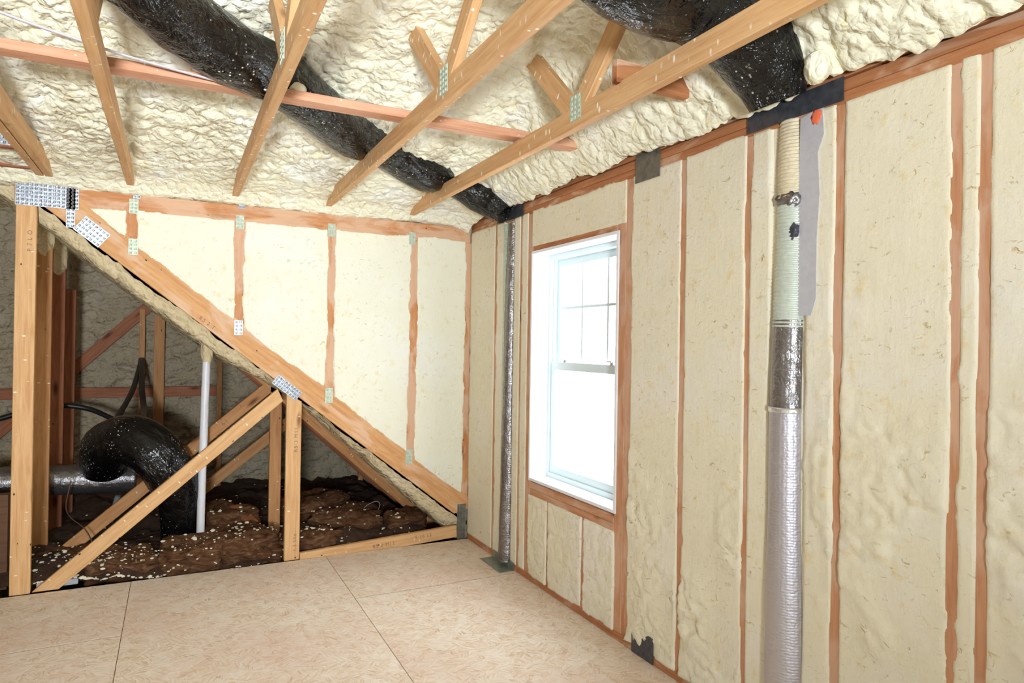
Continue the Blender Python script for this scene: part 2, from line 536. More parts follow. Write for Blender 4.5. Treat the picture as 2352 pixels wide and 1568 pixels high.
def stamp(text, p, xd, nd, size, parent, mat='ink'):
    """ink lettering on a board face: p = lower-left corner, xd = reading direction, nd = outward normal"""
    cu = bpy.data.curves.new('ink_stamp', 'FONT'); cu.body = text; cu.size = size; cu.extrude = .0002
    cu.space_character = 1.25
    cu.materials.append(M[mat])
    x = Vector(xd).normalized(); z = Vector(nd).normalized(); y = z.cross(x)
    m = Matrix((x, y, z)).transposed().to_4x4(); m.translation = Vector(p) + z * .0008
    tmp = bpy.data.objects.new('tmp', cu)
    me = bpy.data.meshes.new_from_object(tmp); bpy.data.objects.remove(tmp)
    o = bpy.data.objects.new('ink_stamp', me); link(o, parent)
    o.matrix_basis = Matrix.Translation(-off(parent)) @ m
    return o

# ------------------------------------------------------------------ key dimensions
XR = 2.038          # plane of the stud faces on the right wall
YB = 4.745          # front face of the back truss
ZC = 2.43           # joint between the upper plates
ZT = 2.435          # underside of the ties

# ------------------------------------------------------------------ floor
def build_floor():
    base = struct(box('floor', (-3.4, -2.2, -.06), (2.1, 4.735, -.004), 'subdark'))
    cols = [(-3.4, -2.66, [2.675, .235]), (-2.655, -1.44, [3.895, 1.455, -.985]), (-1.437, -.2185, [3.895, 1.455, -.985]),
            (-.2155, .9645, [2.675, .235]), (.9675, 2.1, [3.895, 1.455, -.985])]
    for (x0, x1, cuts) in cols:
        ys = [4.735] + cuts + [-2.2]
        for a, b in zip(ys[1:], ys[:-1]):
            box('osb_panel', (x0, a + .006, -.006), (x1, b - .006 * (b < 4.7), 0), 'osb', base, .001)
build_floor()

# ------------------------------------------------------------------ foam sheets
def poly_sd(U, V, poly):
    d = np.full(U.shape, 9.0); n = len(poly)
    ar = sum(poly[i][0] * poly[(i + 1) % n][1] - poly[(i + 1) % n][0] * poly[i][1] for i in range(n))
    if ar < 0: poly = poly[::-1]
    for i in range(n):
        (x0, y0), (x1, y1) = poly[i], poly[(i + 1) % n]
        L = math.hypot(x1 - x0, y1 - y0)
        d = np.minimum(d, ((x1 - x0) * (V - y0) - (y1 - y0) * (U - x0)) / L)
    return d

def foam_bay(poly, to3d, mat, parent, seed, res=.012, lumpy=None, edge=.007, proud=.003, name='foam_bay'):
    """foam trimmed flush between framing: polygon in (u,v); to3d maps (u,v,depth towards room)"""
    us = [p[0] for p in poly]; vs = [p[1] for p in poly]
    e = .03
    u = np.arange(min(us) - e, max(us) + e + res, res); v = np.arange(min(vs) - e, max(vs) + e + res, res)
    U, V = np.meshgrid(u, v, indexing='ij')
    sd = poly_sd(U, V, poly)
    so = seed * 13.7
    en = (fbm(U * 14 + so, V * 14 + so, 4) - .5) * 2 + (fbm(U * 3 + so, V * 3, 2) - .5) * 2.2
    sdn = sd + en * edge + .012
    h = proud + .003 * (fbm(U * 9 + so, V * 5 + so, 4) - .5)
    h = h + .004 * (fbm(U * 2 + so + 5, V * 2, 3) - .5)
    pit = fbm(U * 22 + so, V * 15 + 2 * so, 3); gate = fbm(U * 2.5 + so, V * 2.5 + 7, 2)
    h = h - .0 * pit
    if lumpy is not None:
        lm = lumpy(U, V)
        h = h + lm * (.026 * bulge(U * 13 + so, V * 15 + so) + .010 * bulge(U * 27 + so, V * 29) - .014 + .007 * (fbm(U * 30, V * 30 + so, 3) - .5))
    h = np.where(sdn < .004, h - .045 * np.clip((.004 - sdn) / .014, 0, 1), h)
    P = to3d(U, V, h)
    keep = (sd > -.028)
    fm = keep[:-1, :-1] & keep[1:, :-1] & keep[:-1, 1:] & keep[1:, 1:]
    Vv, F = compact(P.reshape(-1, 3), grid_faces(len(u), len(v), fm))
    return from_arrays(name, Vv, F, mat, parent)

# ------------------------------------------------------------------ right wall
WY0, WY1, WZ0, WZ1 = 2.83, 3.735, .655, 2.078      # clear window opening
def build_wall_right():
    # outer sheathing with the window hole
    bm = bmesh.new()
    x0, x1 = 2.20, 2.235
    rects = [(-2.2, WY0 - .03, -.4, 4.4), (WY1 + .03, 7.5, -.4, 4.4), (WY0 - .03, WY1 + .03, -.4, WZ0 - .03), (WY0 - .03, WY1 + .03, WZ1 + .03, 4.4)]
    for (a, b, c, d) in rects:
        bmesh.ops.create_cube(bm, size=1, matrix=Matrix.Translation(((x0 + x1) / 2, (a + b) / 2, (c + d) / 2)) @ Matrix.Diagonal((x1 - x0, b - a, d - c, 1)))
    wall = struct(bm_obj('wall_right', bm, 'osb'))
    to3 = lambda U, V, h: np.stack([XR - h, U, V], -1)
    T, B = 2.345, .045
    lum = lambda U, V: np.clip((1.2 - V) * 1.2, 0, 1) * np.clip((fbm(U * 2.6 + 3, V * 2.6, 3) - .40) * 6, 0, 1)
    lumR = lambda U, V: np.clip((1.9 - V) * .9, 0, 1) * np.clip((fbm(U * 3.4 + 8, V * 2.6 + 3, 3) - .46) * 7, 0, .8)
    spans = [(4.31, 4.735, None), (4.155, 4.27, None), (3.92, 4.0, None), (3.81, 3.885, None),
             (2.355, 2.70, lum), (1.97, 2.308, lum), (1.845, 1.93, None), (1.565, 1.665, lumR), (1.175, 1.515, lumR), (1.10, 1.135, None), (-.1, 1.055, lumR)]
    for k, (a, b, lm) in enumerate(spans):
        foam_bay([(a, B), (b, B), (b, T), (a, T)], to3, 'foam_r', wall, k + 1, lumpy=lm, res=.011 if a < 2.4 else .014, edge=.005)
    # over and under the window
    foam_bay([(2.764, 2.135), (3.745, 2.135), (3.745, T), (2.764, T)], to3, 'foam_r', wall, 31)
    for k, (a, b) in enumerate(((3.53, 3.745), (3.14, 3.49), (2.83, 3.10))):
        foam_bay([(a, B), (b, B), (b, .535), (a, .535)], to3, 'foam_r', wall, 40 + k, lumpy=lambda U, V: np.full(U.shape, .35), edge=.006)
    # backing foam behind the two stack ducts
    foam_bay([(1.655, 0.0), (1.86, 0.0), (1.86, T), (1.655, T)], lambda U, V, h: np.stack([XR + .012 - h * .5, U, V], -1), 'foam_r', wall, 51)
    foam_bay([(3.99, 0.0), (4.17, 0.0), (4.17, T), (3.99, T)], lambda U, V, h: np.stack([XR + .012 - h * .5, U, V], -1), 'foam_r', wall, 52)
    return wall
build_wall_right()

def stud(y0, y1, z0, z1, label, mat='stud', grp='studs of the window wall'):
    o = lumber('stud', (XR + .07, (y0 + y1) / 2, z0), (XR + .07, (y0 + y1) / 2, z1), .14, y1 - y0, (-1, 0, 0), mat)
    tag(o, label, 'stud', grp)
for a in [
    (4.272, 4.312, .04, 2.345, 'narrow exposed stud edge between room corner and the thin foil duct'),
    (3.883, 3.923, .04, 2.345, 'stud between thin foil duct and the stud left of the window'),
    (3.745, 3.812, .04, 2.345, 'stud directly along the left side of the window'),
    (2.757, 2.83, .04, 2.13, 'inner stud directly along the right side of the window'),
    (2.70, 2.757, .04, 2.345, 'foam smeared outer stud just right of the window'),
    (2.308, 2.352, .04, 2.345, 'first lone stud to the right of the window'),
    (1.928, 1.97, .04, 2.345, 'stud left of the wide foil duct'),
    (1.516, 1.562, .04, 2.345, 'stud right of the wide foil duct'),
    (1.135, 1.175, .04, 2.345, 'left one of two close studs near right edge'),
    (1.055, 1.097, .04, 2.345, 'right one of two close studs near right edge'),
]: stud(*a)
stud(3.49, 3.53, .04, .535, 'left short cripple stud under the window sill', grp='cripple studs under the window')
stud(3.10, 3.14, .04, .535, 'right short cripple stud under the window sill', grp='cripple studs under the window')

def board_y(name, y0, y1, z0, z1, label, cat, mat='plate', x0=XR, th=.14):
    o = lumber(name, (x0 + th / 2, y0, (z0 + z1) / 2), (x0 + th / 2, y1, (z0 + z1) / 2), z1 - z0, th, (0, 0, 1), mat)
    return tag(o, label, cat)
board_y('top_plate', -.6, 4.74, 2.343, 2.386, 'lowest of three long wood plates along top of window wall', 'plate')
board_y('top_plate', -.6, 4.74, 2.387, 2.428, 'middle of three long wood plates along top of window wall', 'plate')
board_y('top_plate', -.6, 4.74, 2.433, 2.50, 'uppermost wood plate of window wall under the ceiling foam', 'plate', x0=XR - .006)
board_y('bottom_plate', -.6, 4.735, .001, .042, 'long wood plate on the floor along the window wall', 'plate', x0=XR - .004)
board_y('window_header_board', 2.832, 3.743, 2.098, 2.138, 'wood header board directly above the white window', 'board')
board_y('window_sill_board', 2.832, 3.743, .583, .628, 'upper of two wood boards under the window', 'board', 'stud')
board_y('window_sill_board', 2.832, 3.743, .537, .582, 'lower of two wood boards under the window', 'board', 'stud')

# ------------------------------------------------------------------ window
def build_window():
    w = bpy.data.objects.new('window_1', None); w.location = (2.1, (WY0 + WY1) / 2, WZ0); COL.objects.link(w); struct(w)
    jx0, jx1 = XR - .008, 2.17
    t = .018
    fr = [((jx0, WY0 - t, WZ0 - t), (jx1, WY0, WZ1 + t)), ((jx0, WY1, WZ0 - t), (jx1, WY1 + t, WZ1 + t)),
          ((jx0, WY0, WZ1), (jx1, WY1, WZ1 + t)), ((jx0, WY0, WZ0 - t), (jx1, WY1, WZ0))]
    for lo, hi in fr: box('jamb_board', lo, hi, 'jamb', w, .001)
    fx0, fx1 = 2.155, 2.235
    f = .035
    def ring(bm, x0, x1, y0, y1, z0, z1, s, top=None, bot=None):
        tp = top or s; bt = bot or s
        for (a, b, c, d) in ((y0, y0 + s, z0, z1), (y1 - s, y1, z0, z1), (y0 + s, y1 - s, z1 - tp, z1), (y0 + s, y1 - s, z0, z0 + bt)):
            bmesh.ops.create_cube(bm, size=1, matrix=Matrix.Translation(((x0 + x1) / 2, (a + b) / 2, (c + d) / 2)) @ Matrix.Diagonal((x1 - x0, b - a, d - c, 1)))
    bm = bmesh.new(); ring(bm, fx0, fx1, WY0, WY1, WZ0, WZ1, .022, .03, .03)
    ring(bm, fx0 + .02, fx1, WY0 + .02, WY1 - .02, WZ0 + .02, WZ1 - .02, .012)
    bm_obj('window_frame', bm, 'vinyl', w)
    zm = 1.368
    # upper sash sits further out, lower sash further in
    bm = bmesh.new(); ring(bm, 2.20, 2.225, WY0 + .03, WY1 - .03, zm - .02, WZ1 - .03, .04, .045, .04)
    us = bm_obj('upper_sash', bm, 'vinyl', w)
    bm = bmesh.new(); ring(bm, 2.165, 2.195, WY0 + .025, WY1 - .025, WZ0 + .03, zm + .025, .036, .05, .045)
    ls = bm_obj('lower_sash', bm, 'vinyl', w)
    box('pane', (2.211, WY0 + .06, zm), (2.214, WY1 - .06, WZ1 - .06), 'glass', us)
    box('pane', (2.179, WY0 + .05, WZ0 + .06), (2.182, WY1 - .05, zm), 'glass', ls)
    bm = bmesh.new()
    for y in (3.415, 3.145):
        bmesh.ops.create_cube(bm, size=1, matrix=Matrix.Translation((2.207, y, (zm + WZ1) / 2)) @ Matrix.Diagonal((.006, .016, WZ1 - zm - .1, 1)))
    bmesh.ops.create_cube(bm, size=1, matrix=Matrix.Translation((2.207, (WY0 + WY1) / 2, 1.735)) @ Matrix.Diagonal((.007, WY1 - WY0 - .12, .016, 1)))
    bm_obj('grille', bm, 'vinyl', us)
    for y in (3.56, 3.06):
        bm = bmesh.new()
        bmesh.ops.create_cone(bm, cap_ends=True, segments=14, radius1=.017, radius2=.012, depth=.018, matrix=Matrix.Translation((2.18, y, zm + .033)))
        bmesh.ops.create_cube(bm, size=1, matrix=Matrix.Translation((2.172, y + .015, zm + .043)) @ Matrix.Diagonal((.012, .045, .008, 1)))
        bm_obj('sash_lock', bm, 'steel', ls)
build_window()

# ------------------------------------------------------------------ back gable truss
SL, C0 = -.789, 1.7206           # lower edge of the sloping chord: z = C0 + SL x
def chord_z(x): return C0 + SL * x
def back_chord_z(x): return .89 - .918 * (x - .9)      # lower edge of the trusses behind
YM = YB + .019
gt = thing('gable_truss', 'wood truss filling the far wall, with sloping chord, studs and metal plates', 'truss', (.6, YM, 0))
def build_gable():
    d = Vector((1, 0, SL)).normalized(); nrm = Vector((-SL, 0, 1)).normalized()
    w = .165
    a = Vector((-1.25, YM, chord_z(-1.25))) + nrm * w / 2; b = Vector((1.98, YM, chord_z(1.98))) + nrm * w / 2
    lumber('sloping_chord', a, b, w, .038, nrm, 'chord', gt, s1=-SL * -1 * -1)
    lumber('top_rail', (-.84, YM, 2.335), (2.03, YM, 2.335), .118, .036, (0, 0, 1), 'filmed', gt)
    lumber('post', (-.782, YM, 0), (-.782, YM, 2.30), .1, .038, (1, 0, 0), 'truss', gt)
    lumber('vertical_web', (.738, YM, 0), (.738, YM, 1.115), .1, .038, (1, 0, 0), 'truss', gt, s1=-.6)
    lumber('diagonal_web', (-.659, YM + .002, .004), (.648, YM + .002, 1.133), .087, .036, (-.66, 0, .75), 'truss', gt, s0=-1.15, s1=.3)
    lumber('bottom_chord', (.792, YM, -.003), (1.955, YM, .062), .088, .038, (0, 0, 1), 'truss', gt)
    for x0, x1 in ((-.285, -.205), (.335, .412), (.937, 1.012), (1.54, 1.617)):
        zb = chord_z((x0 + x1) / 2) + .17
        lumber('stud', ((x0 + x1) / 2, YM + .002, zb), ((x0 + x1) / 2, YM + .002, 2.278), x1 - x0, .036, (1, 0, 0), 'filmed', gt)
    lumber('stud', (2.01, YM + .002, .27), (2.01, YM + .002, 2.278), .062, .036, (1, 0, 0), 'filmed', gt)
    yf = YB - .0015
    u, v = (1, 0, 0), (0, 0, -1)
    P = lambda cx, cz, w_, h_, m='steel_pale', uu=u, vv=v: nail_plate('nail_plate', (cx, yf, cz), uu, vv, w_, h_, m, gt)
    P(-.68, 2.335, .31, .135, 'steel')
    P(-.565, 2.275, .045, .235, 'steel')
    dd = (d.x, 0, d.z); nn = (-nrm.x, 0, -nrm.z)
    P(-.455, 2.142, .165, .105, 'steel', dd, nn)
    P(.69, 1.182, .2, .072, 'steel', dd, nn)
    for (cx, ct, cb, bt, bb) in ((-.237, 2.36, 2.30, 2.12, 2.02), (.375, 2.335, 2.245, 1.632, 1.535), (.972, 2.335, 2.25, 1.175, 1.07), (1.562, 2.33, 2.24, .713, .602)):
        P(cx, (ct + cb) / 2 - .01, .05, .09)
        P(cx, (bt + bb) / 2, .052, bt - bb, 'steel' if cx < .5 and cx > 0 else 'steel_pale')
    for cx in (-.222, .385): P(cx, 2.392, .04, .045, 'steel')
    P(1.99, .135, .07, .265, 'flash_olive')
    # ink marks
    n = (0, -1, 0)
    stamp('R5 3 M11', (.765, YB, .74), (0, 0, 1), n, .035, gt)
    stamp('1 2 5X6', (.765, YB, .06), (0, 0, 1), n, .03, gt)
    bd = (1.163, 0, .065)
    stamp('R5 2 M12', (1.30, YB, .012), bd, n, .034, gt)
    stamp('5 16 L2', (1.62, YB, .042), bd, n, .034, gt)
    stamp('P 7 L O', (-.752, YB, 2.0), (0, 0, 1), n, .032, gt)
    stamp('R5 2 T', (.135, YB, 1.637), dd, n, .034, gt)
build_gable()

# foam between the studs of the far wall
def build_wall_back():
    bm = bmesh.new()
    # sheathing behind the triangle above the chord, up to the roof
    pts = [(-3.4, 4.2), (2.2, 4.2), (2.2, chord_z(2.2) + .02), (-.75, chord_z(-.75) + .02), (-3.4, 2.5)]
    vs = []
    for y in (YB + .10, YB + .12):
        vs.append([bm.verts.new((x, y, z)) for x, z in pts])
    bm.faces.new(vs[0]); bm.faces.new(vs[1][::-1])
    for i in range(5): bm.faces.new((vs[0][i], vs[1][i], vs[1][(i + 1) % 5], vs[0][(i + 1) % 5]))
    wall = struct(bm_obj('wall_back', bm, 'osb'))
    to3 = lambda U, V, h: np.stack([U, YB + .001 - h, V], -1)
    top = 2.283
    cu = lambda x: chord_z(x) + .192
    xs = [(-.50, -.283), (-.207, .337), (.41, .939), (1.01, 1.542), (1.615, 1.985)]
    for k, (a, b) in enumerate(xs):
        poly = [(a, max(cu(a), 0)), (b, cu(b)), (b, top), (a, top)]
        if cu(a) > top: poly = [((top - C0 - .192) / SL, top), (b, cu(b)), (b, top)]
        foam_bay(poly, to3, 'foam_b', wall, 60 + k, res=.008, edge=.011)
build_wall_back()

# ------------------------------------------------------------------ ceiling foam
def roof_z(y): return 2.475 + .235 * (4.66 - y)
def ceil_height(X, Y):
    z = roof_z(Y)
    z = np.minimum(z, 3.75)
    d = np.maximum(1.99 - X, 0)
    cove = 2.455 + .9 * d + 1.5 * d * d
    k = .06
    z = -k * np.log(np.exp(-z / k) + np.exp(-cove / k))
    # last strip over the back rail
    z = z - np.clip((Y - 4.60) / .12, 0, 1) ** 2 * .05
    return z
def build_ceiling():
    x = np.concatenate([np.linspace(-3.4, -1.2, 45)[:-1], np.arange(-1.2, 1.5, .0115), np.arange(1.5, 2.005, .009)])
    y = np.concatenate([np.linspace(-2.2, .5, 60)[:-1], np.arange(.5, 4.84, .0115), [4.845]])
    X, Y = np.meshgrid(x, y, indexing='ij')
    z = ceil_height(X, Y)
    amp = .55 + .9 * fbm(X * 1.1 + 4, Y * 1.1, 2)
    b = bulge(X * 8, Y * 8) * .032 + bulge(X * 17 + 5, Y * 17) * .022 + bulge(X * 31 + 2, Y * 31 + 9) * .008 + .03 * (fbm(X * 3, Y * 3, 3) - .5) + .008 * (fbm(X * 40, Y * 40, 3) - .5)
    low = np.clip((Y - 4.2) / .5, 0, 1)
    z = z - b * amp * (1 - .55 * low) + .012
    edge = np.clip((X - 1.93) / .07, 0, 1)
    z = z - edge * (.028 * (fbm(Y * 5 + 2, X * 0 + 3, 4) - .45) * 2)
    xs = X - .05 * np.clip((X - 1.6) / .4, 0, 1) * (bulge(Y * 8, z * 10) - .4) * np.clip((1.995 - X) * 8, 0, 1)
    P = np.stack([xs, Y, z], -1)
    o = from_arrays('ceiling', P.reshape(-1, 3)[:, :], grid_faces(len(x), len(y))[:, ::-1], 'foam_c')
    struct(o)
build_ceiling()

# ------------------------------------------------------------------ roof trusses (ties and webs)
def roof_truss(x, label, double=False, webs=True):
    t = thing('roof_truss', label, 'truss', (x, 2.5, ZT), 'roof trusses over the room')
    lumber('bottom_chord', (x, -2.15, ZT + .0445), (x, 4.70, ZT + .0445), .089, .04, (0, 0, 1), 'tie', t)
    if double:
        lumber('bottom_chord', (x - .045, -2.15, ZT + .0445), (x - .045, 4.70, ZT + .0445), .089, .04, (0, 0, 1), 'tie', t)
    if webs:
        zt = ZT + .075
        lumber('short_web', (x, 2.47, zt), (x, 2.90, zt + .42), .089, .036, (0, -.7, .7), 'tie', t, s1=0)
        lumber('long_web', (x, 2.44, zt), (x, 1.62, zt + .75), .089, .036, (0, .7, .7), 'tie', t)
        nail_plate('nail_plate', (x - .021, 2.43, ZT + .085), (0, 1, .0), (0, 0, 1), .085, .11, 'steel_pale', t)
        lumber('top_chord', (x, -2.15, roof_z(-2.15) + .02), (x, 4.6, roof_z(4.6) + .05), .09, .038, (0, 0, 1), 'tie', t)
    return t
roof_truss(1.54, 'roof truss nearest the window wall, with a diagonal web at its metal plate')
roof_truss(.937, 'second roof truss from the window wall, two webs meeting at a metal plate')
roof_truss(.34, 'third roof truss from the window wall, crossing the long black duct')
roof_truss(-.255, 'fourth roof truss from the window wall, at the upper left')
roof_truss(-.665, 'doubled roof truss at far left, two chords side by side', True)

b1 = lumber('ceiling_brace', (-.62, 3.02, ZT + .125), (1.93, 3.02, ZT + .125), .089, .038, (0, 1, 0), 'brace')
b1.rotation_euler.rotate_axis('X', 0)
tag(b1, 'long reddish wood brace lying across the roof trusses under the black duct', 'brace')
b2 = lumber('ceiling_brace', (1.50, 2.12, ZT + .125), (1.86, 2.12, ZT + .125), .089, .038, (0, 0, 1), 'plate')
tag(b2, 'short wood brace from the right truss into foam beside the near duct', 'brace')

# blocking between the doubled truss and the next one to the left
for (y, z, lab) in ((4.23, 2.50, 'upper short wood block left of the doubled truss'), (4.62, 2.485, 'lower short wood block left of the doubled truss near the far wall')):
    t = thing('blocking_board', lab, 'board', (-1.1, y, z), 'blocking boards at the upper left')
    lumber('board', (-1.7, y, z), (-.73, y, z), .06, .038, (0, 0, 1), 'reddish', t)
    for xx in (-.78, -1.0):
        nail_plate('nail_plate', (xx, y - .02, z + .02), (1, 0, 0), (0, 0, -1), .09, .08, 'steel', t)

# ------------------------------------------------------------------ black ducts under the roof
def blob(parent, c, r, seed): lump('foam_blob', c, r, 'foam_c', parent, .25, 1.6, seed)
d1 = thing('flexible_duct', 'long black plastic-wrapped duct crossing the ceiling above the roof trusses', 'duct', (.4, 3.1, 2.62))
tube('duct_body', [(-.75, 1.72, 2.80), (-.42, 2.12, 2.74), (-.15, 2.47, 2.69), (.02, 2.72, 2.66), (.2, 2.90, 2.645), (.40, 3.11, 2.665), (.56, 3.28, 2.645), (.82, 3.60, 2.62), (1.0, 3.78, 2.66), (1.2, 3.95, 2.64), (1.42, 4.05, 2.60), (1.56, 4.14, 2.645), (1.70, 4.21, 2.62), (1.84, 4.19, 2.535), (1.94, 4.11, 2.45), (1.99, 4.05, 2.38)],
     [.125, .125, .125, .128, .128, .125, .122, .125, .122, .128, .135, .125, .128, .125, .105, .075], 'plastic', d1, 260, 44, .06, squash=.97, seed=3)
blob(d1, (1.885, 3.94, 2.54), (.045, .05, .045), 3)
blob(d1, (.45, 3.02, 2.60), (.05, .035, .03), 5)
d2 = thing('flexible_duct', 'fat black plastic-wrapped duct at top right, dropping to the wide wall duct', 'duct', (1.6, 1.6, 2.7))
tube('duct_body', [(.3, 1.45, 2.86), (.7, 1.57, 2.79), (1.06, 1.64, 2.72), (1.25, 1.69, 2.69), (1.42, 1.73, 2.69), (1.56, 1.745, 2.70), (1.70, 1.745, 2.67), (1.82, 1.74, 2.60), (1.91, 1.737, 2.50), (1.955, 1.737, 2.40)],
     [.16, .16, .165, .168, .162, .158, .16, .155, .135, .10], 'plastic', d2, 200, 48, .045, squash=1.0, seed=11)
blob(d2, (1.93, 1.545, 2.455), (.04, .045, .06), 8)

# white strapping tape slung between the trusses
s1 = tube('strapping_tape', [(-.66, 2.62, 2.575), (-.50, 2.69, 2.55), (-.29, 2.79, 2.545), (-.16, 2.86, 2.548), (.06, 2.92, 2.545), (.22, 2.94, 2.54), (.325, 2.945, 2.545)], .010, 'tape_white', None, 70, 8, squash=.35)
tag(s1, 'thin white strapping tape slung between trusses below the long black duct', 'strap')

# ------------------------------------------------------------------ metal flashing on the right wall
def flashing(label, y0, y1, z0, z1, mat, extra=None, x=XR - .004, grp=None, name='metal_flashing'):
    bm = bmesh.new()
    bmesh.ops.create_cube(bm, size=1, matrix=Matrix.Translation((x, (y0 + y1) / 2, (z0 + z1) / 2)) @ Matrix.Diagonal((.003, y1 - y0, z1 - z0, 1)))
    for (a, b, c, d, e, f) in (extra or []):
        bmesh.ops.create_cube(bm, size=1, matrix=Matrix.Translation(((a + b) / 2, (c + d) / 2, (e + f) / 2)) @ Matrix.Diagonal((b - a, d - c, f - e, 1)))
    o = bm_obj(name, bm, mat)
    return tag(o, label, 'flashing', grp)
flashing('dark metal flashing where the long black duct meets the wall top', 3.87, 4.265, 2.348, 2.43, 'flash', x=XR - .009)
flashing('square grey metal plate on the wall top right of the window', 2.49, 2.675, 2.305, 2.445, 'flash_olive', x=XR - .010)
flashing('long dark metal flashing behind the end of the fat black duct', 1.523, 1.952, 2.352, 2.434, 'flash', x=XR - .009)
flashing('dark metal plate at the floor right of the window', 2.49, 2.655, .003, .125, 'flash', x=XR - .009)
flashing('grey-green bent metal flashing on floor under the thin foil duct', 3.93, 4.25, .004, .05, 'flash_green', [(1.925, XR - .006, 3.93, 4.25, .001, .004)], x=XR - .010)

# ------------------------------------------------------------------ foil ducts in the right wall
wd = thing('wall_duct', 'wide foil-wrapped duct running down the wall right of the window', 'duct', (2.06, 1.757, 0))
xc = XR + .028
tube('ribbed_section', [(xc, 1.752, 2.06), (xc, 1.752, 2.2), (xc, 1.756, 2.352)], [.06, .058, .05], 'ribbed', wd, 200, 28, .05, rib=(.0135, .0022))
tube('ribbed_section', [(xc, 1.756, 1.58), (xc, 1.752, 1.8), (xc, 1.750, 2.035)], [.067, .064, .06], 'ribbed_pale', wd, 240, 28, .05, rib=(.0135, .0022), seed=5)
lump('torn_foil', (XR - .012, 1.74, 2.05), (.022, .05, .035), 'foil_dark', wd, .5, 3, 6)
lump('torn_foil', (XR - .018, 1.715, 1.93), (.012, .02, .03), 'flash', wd, .5, 3, 9)
tube('foil_section', [(xc - .004, 1.762, 1.27), (xc - .002, 1.760, 1.4), (xc, 1.757, 1.61)], [.069, .068, .067], 'foil_dark', wd, 60, 32, .02, seed=4)
tube('foil_section', [(xc, 1.752, .001), (xc, 1.752, .3), (xc, 1.757, .6), (xc - .002, 1.760, .9), (xc - .004, 1.762, 1.28)], [.088, .086, .08, .072, .069], 'foil_pale', wd, 160, 36, .012, seed=9)
tube('duct_band', [(xc - .004, 1.762, 1.262), (xc - .004, 1.762, 1.282)], .0725, 'foil', wd, 4, 32)
bm = bmesh.new()
prof = [(1.70, 2.34), (1.61, 2.36), (1.60, 2.26), (1.625, 2.2), (1.615, 2.05), (1.625, 1.9), (1.625, 1.68), (1.645, 1.62), (1.70, 1.62), (1.705, 2.0)]
vv = [[bm.verts.new((x_, y, z)) for y, z in prof] for x_ in (XR - .008, XR + .004)]
bm.faces.new(vv[0]); bm.faces.new(vv[1][::-1])
for i in range(len(prof)):
    j = (i + 1) % len(prof); bm.faces.new((vv[0][i], vv[1][i], vv[1][j], vv[0][j]))
bm_obj('silver_tape', bm, 'film_grey', wd)
o = lump('orange_mark', (XR - .008, 1.632, 2.33), (.003, .022, .028), 'orange', None, .5); tag(o, 'orange paint dab beside the top of the wide foil duct', 'paint dab')
nd = thing('wall_duct', 'thin foil-wrapped duct in the wall left of the window', 'duct', (2.06, 4.07, 0))
tube('foil_section', [(XR + .012, 4.07, .03), (XR + .012, 4.065, .6), (XR + .01, 4.06, 1.2), (XR + .012, 4.055, 1.8), (XR + .02, 4.06, 2.33)], [.062, .055, .048, .046, .035], 'foil_dark', nd, 200, 26, .07, seed=21)
box('side_flange', (XR - .012, 4.118, .3), (XR + .03, 4.150, 2.33), 'steel_pale', nd, .003)

# ------------------------------------------------------------------ attic behind the far truss
def build_attic():
    YA = 7.32
    to3 = lambda U, V, h: np.stack([U, YA - h, V], -1)
    u = np.arange(-3.4, 2.25, .022); v = np.arange(-.4, 4.4, .016)
    U, V = np.meshgrid(u, v, indexing='ij')
    h = .075 * bulge(U * 4.5, V * 11) + .055 * bulge(U * 8 + 3, V * 22) + .06 * (fbm(U * 2, V * 2, 3) - .5)
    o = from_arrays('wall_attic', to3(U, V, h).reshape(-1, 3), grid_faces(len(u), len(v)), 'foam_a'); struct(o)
    # roof slope foam, running back from the far truss
    x = np.concatenate([np.linspace(-3.4, -1.0, 50)[:-1], np.arange(-1.0, 2.16, .0145)]); y = np.arange(YB + .045, YA + .05, .016)
    X, Y = np.meshgrid(x, y, indexing='ij')
    near = C0 + SL * X - .09
    far = back_chord_z(X) + .115
    w = np.clip((X - .35) / .45, 0, 1)
    base = np.minimum(near * (1 - w) + far * w, 2.66)
    skirt = np.clip((Y - YB - .045) / .05, 0, 1)
    base = base + (np.minimum(C0 + SL * X, 2.72) + .01 - base) * (1 - skirt)
    dep = 0
    z = base - dep - .035 * bulge(X * 8, Y * 9) - .016 * bulge(X * 18, Y * 20) - .03 * (fbm(X * 3, Y * 3, 3) - .5) + .02
    z = np.maximum(z, -.3)
    o = from_arrays('ceiling_attic', np.stack([X, Y, z], -1).reshape(-1, 3), grid_faces(len(x), len(y))[:, ::-1], 'foam_s'); struct(o)
    # attic floor under the insulation
    struct(box('floor_attic', (-3.4, 4.5, -.34), (2.2, 7.5, -.30), 'osb'))
build_attic()

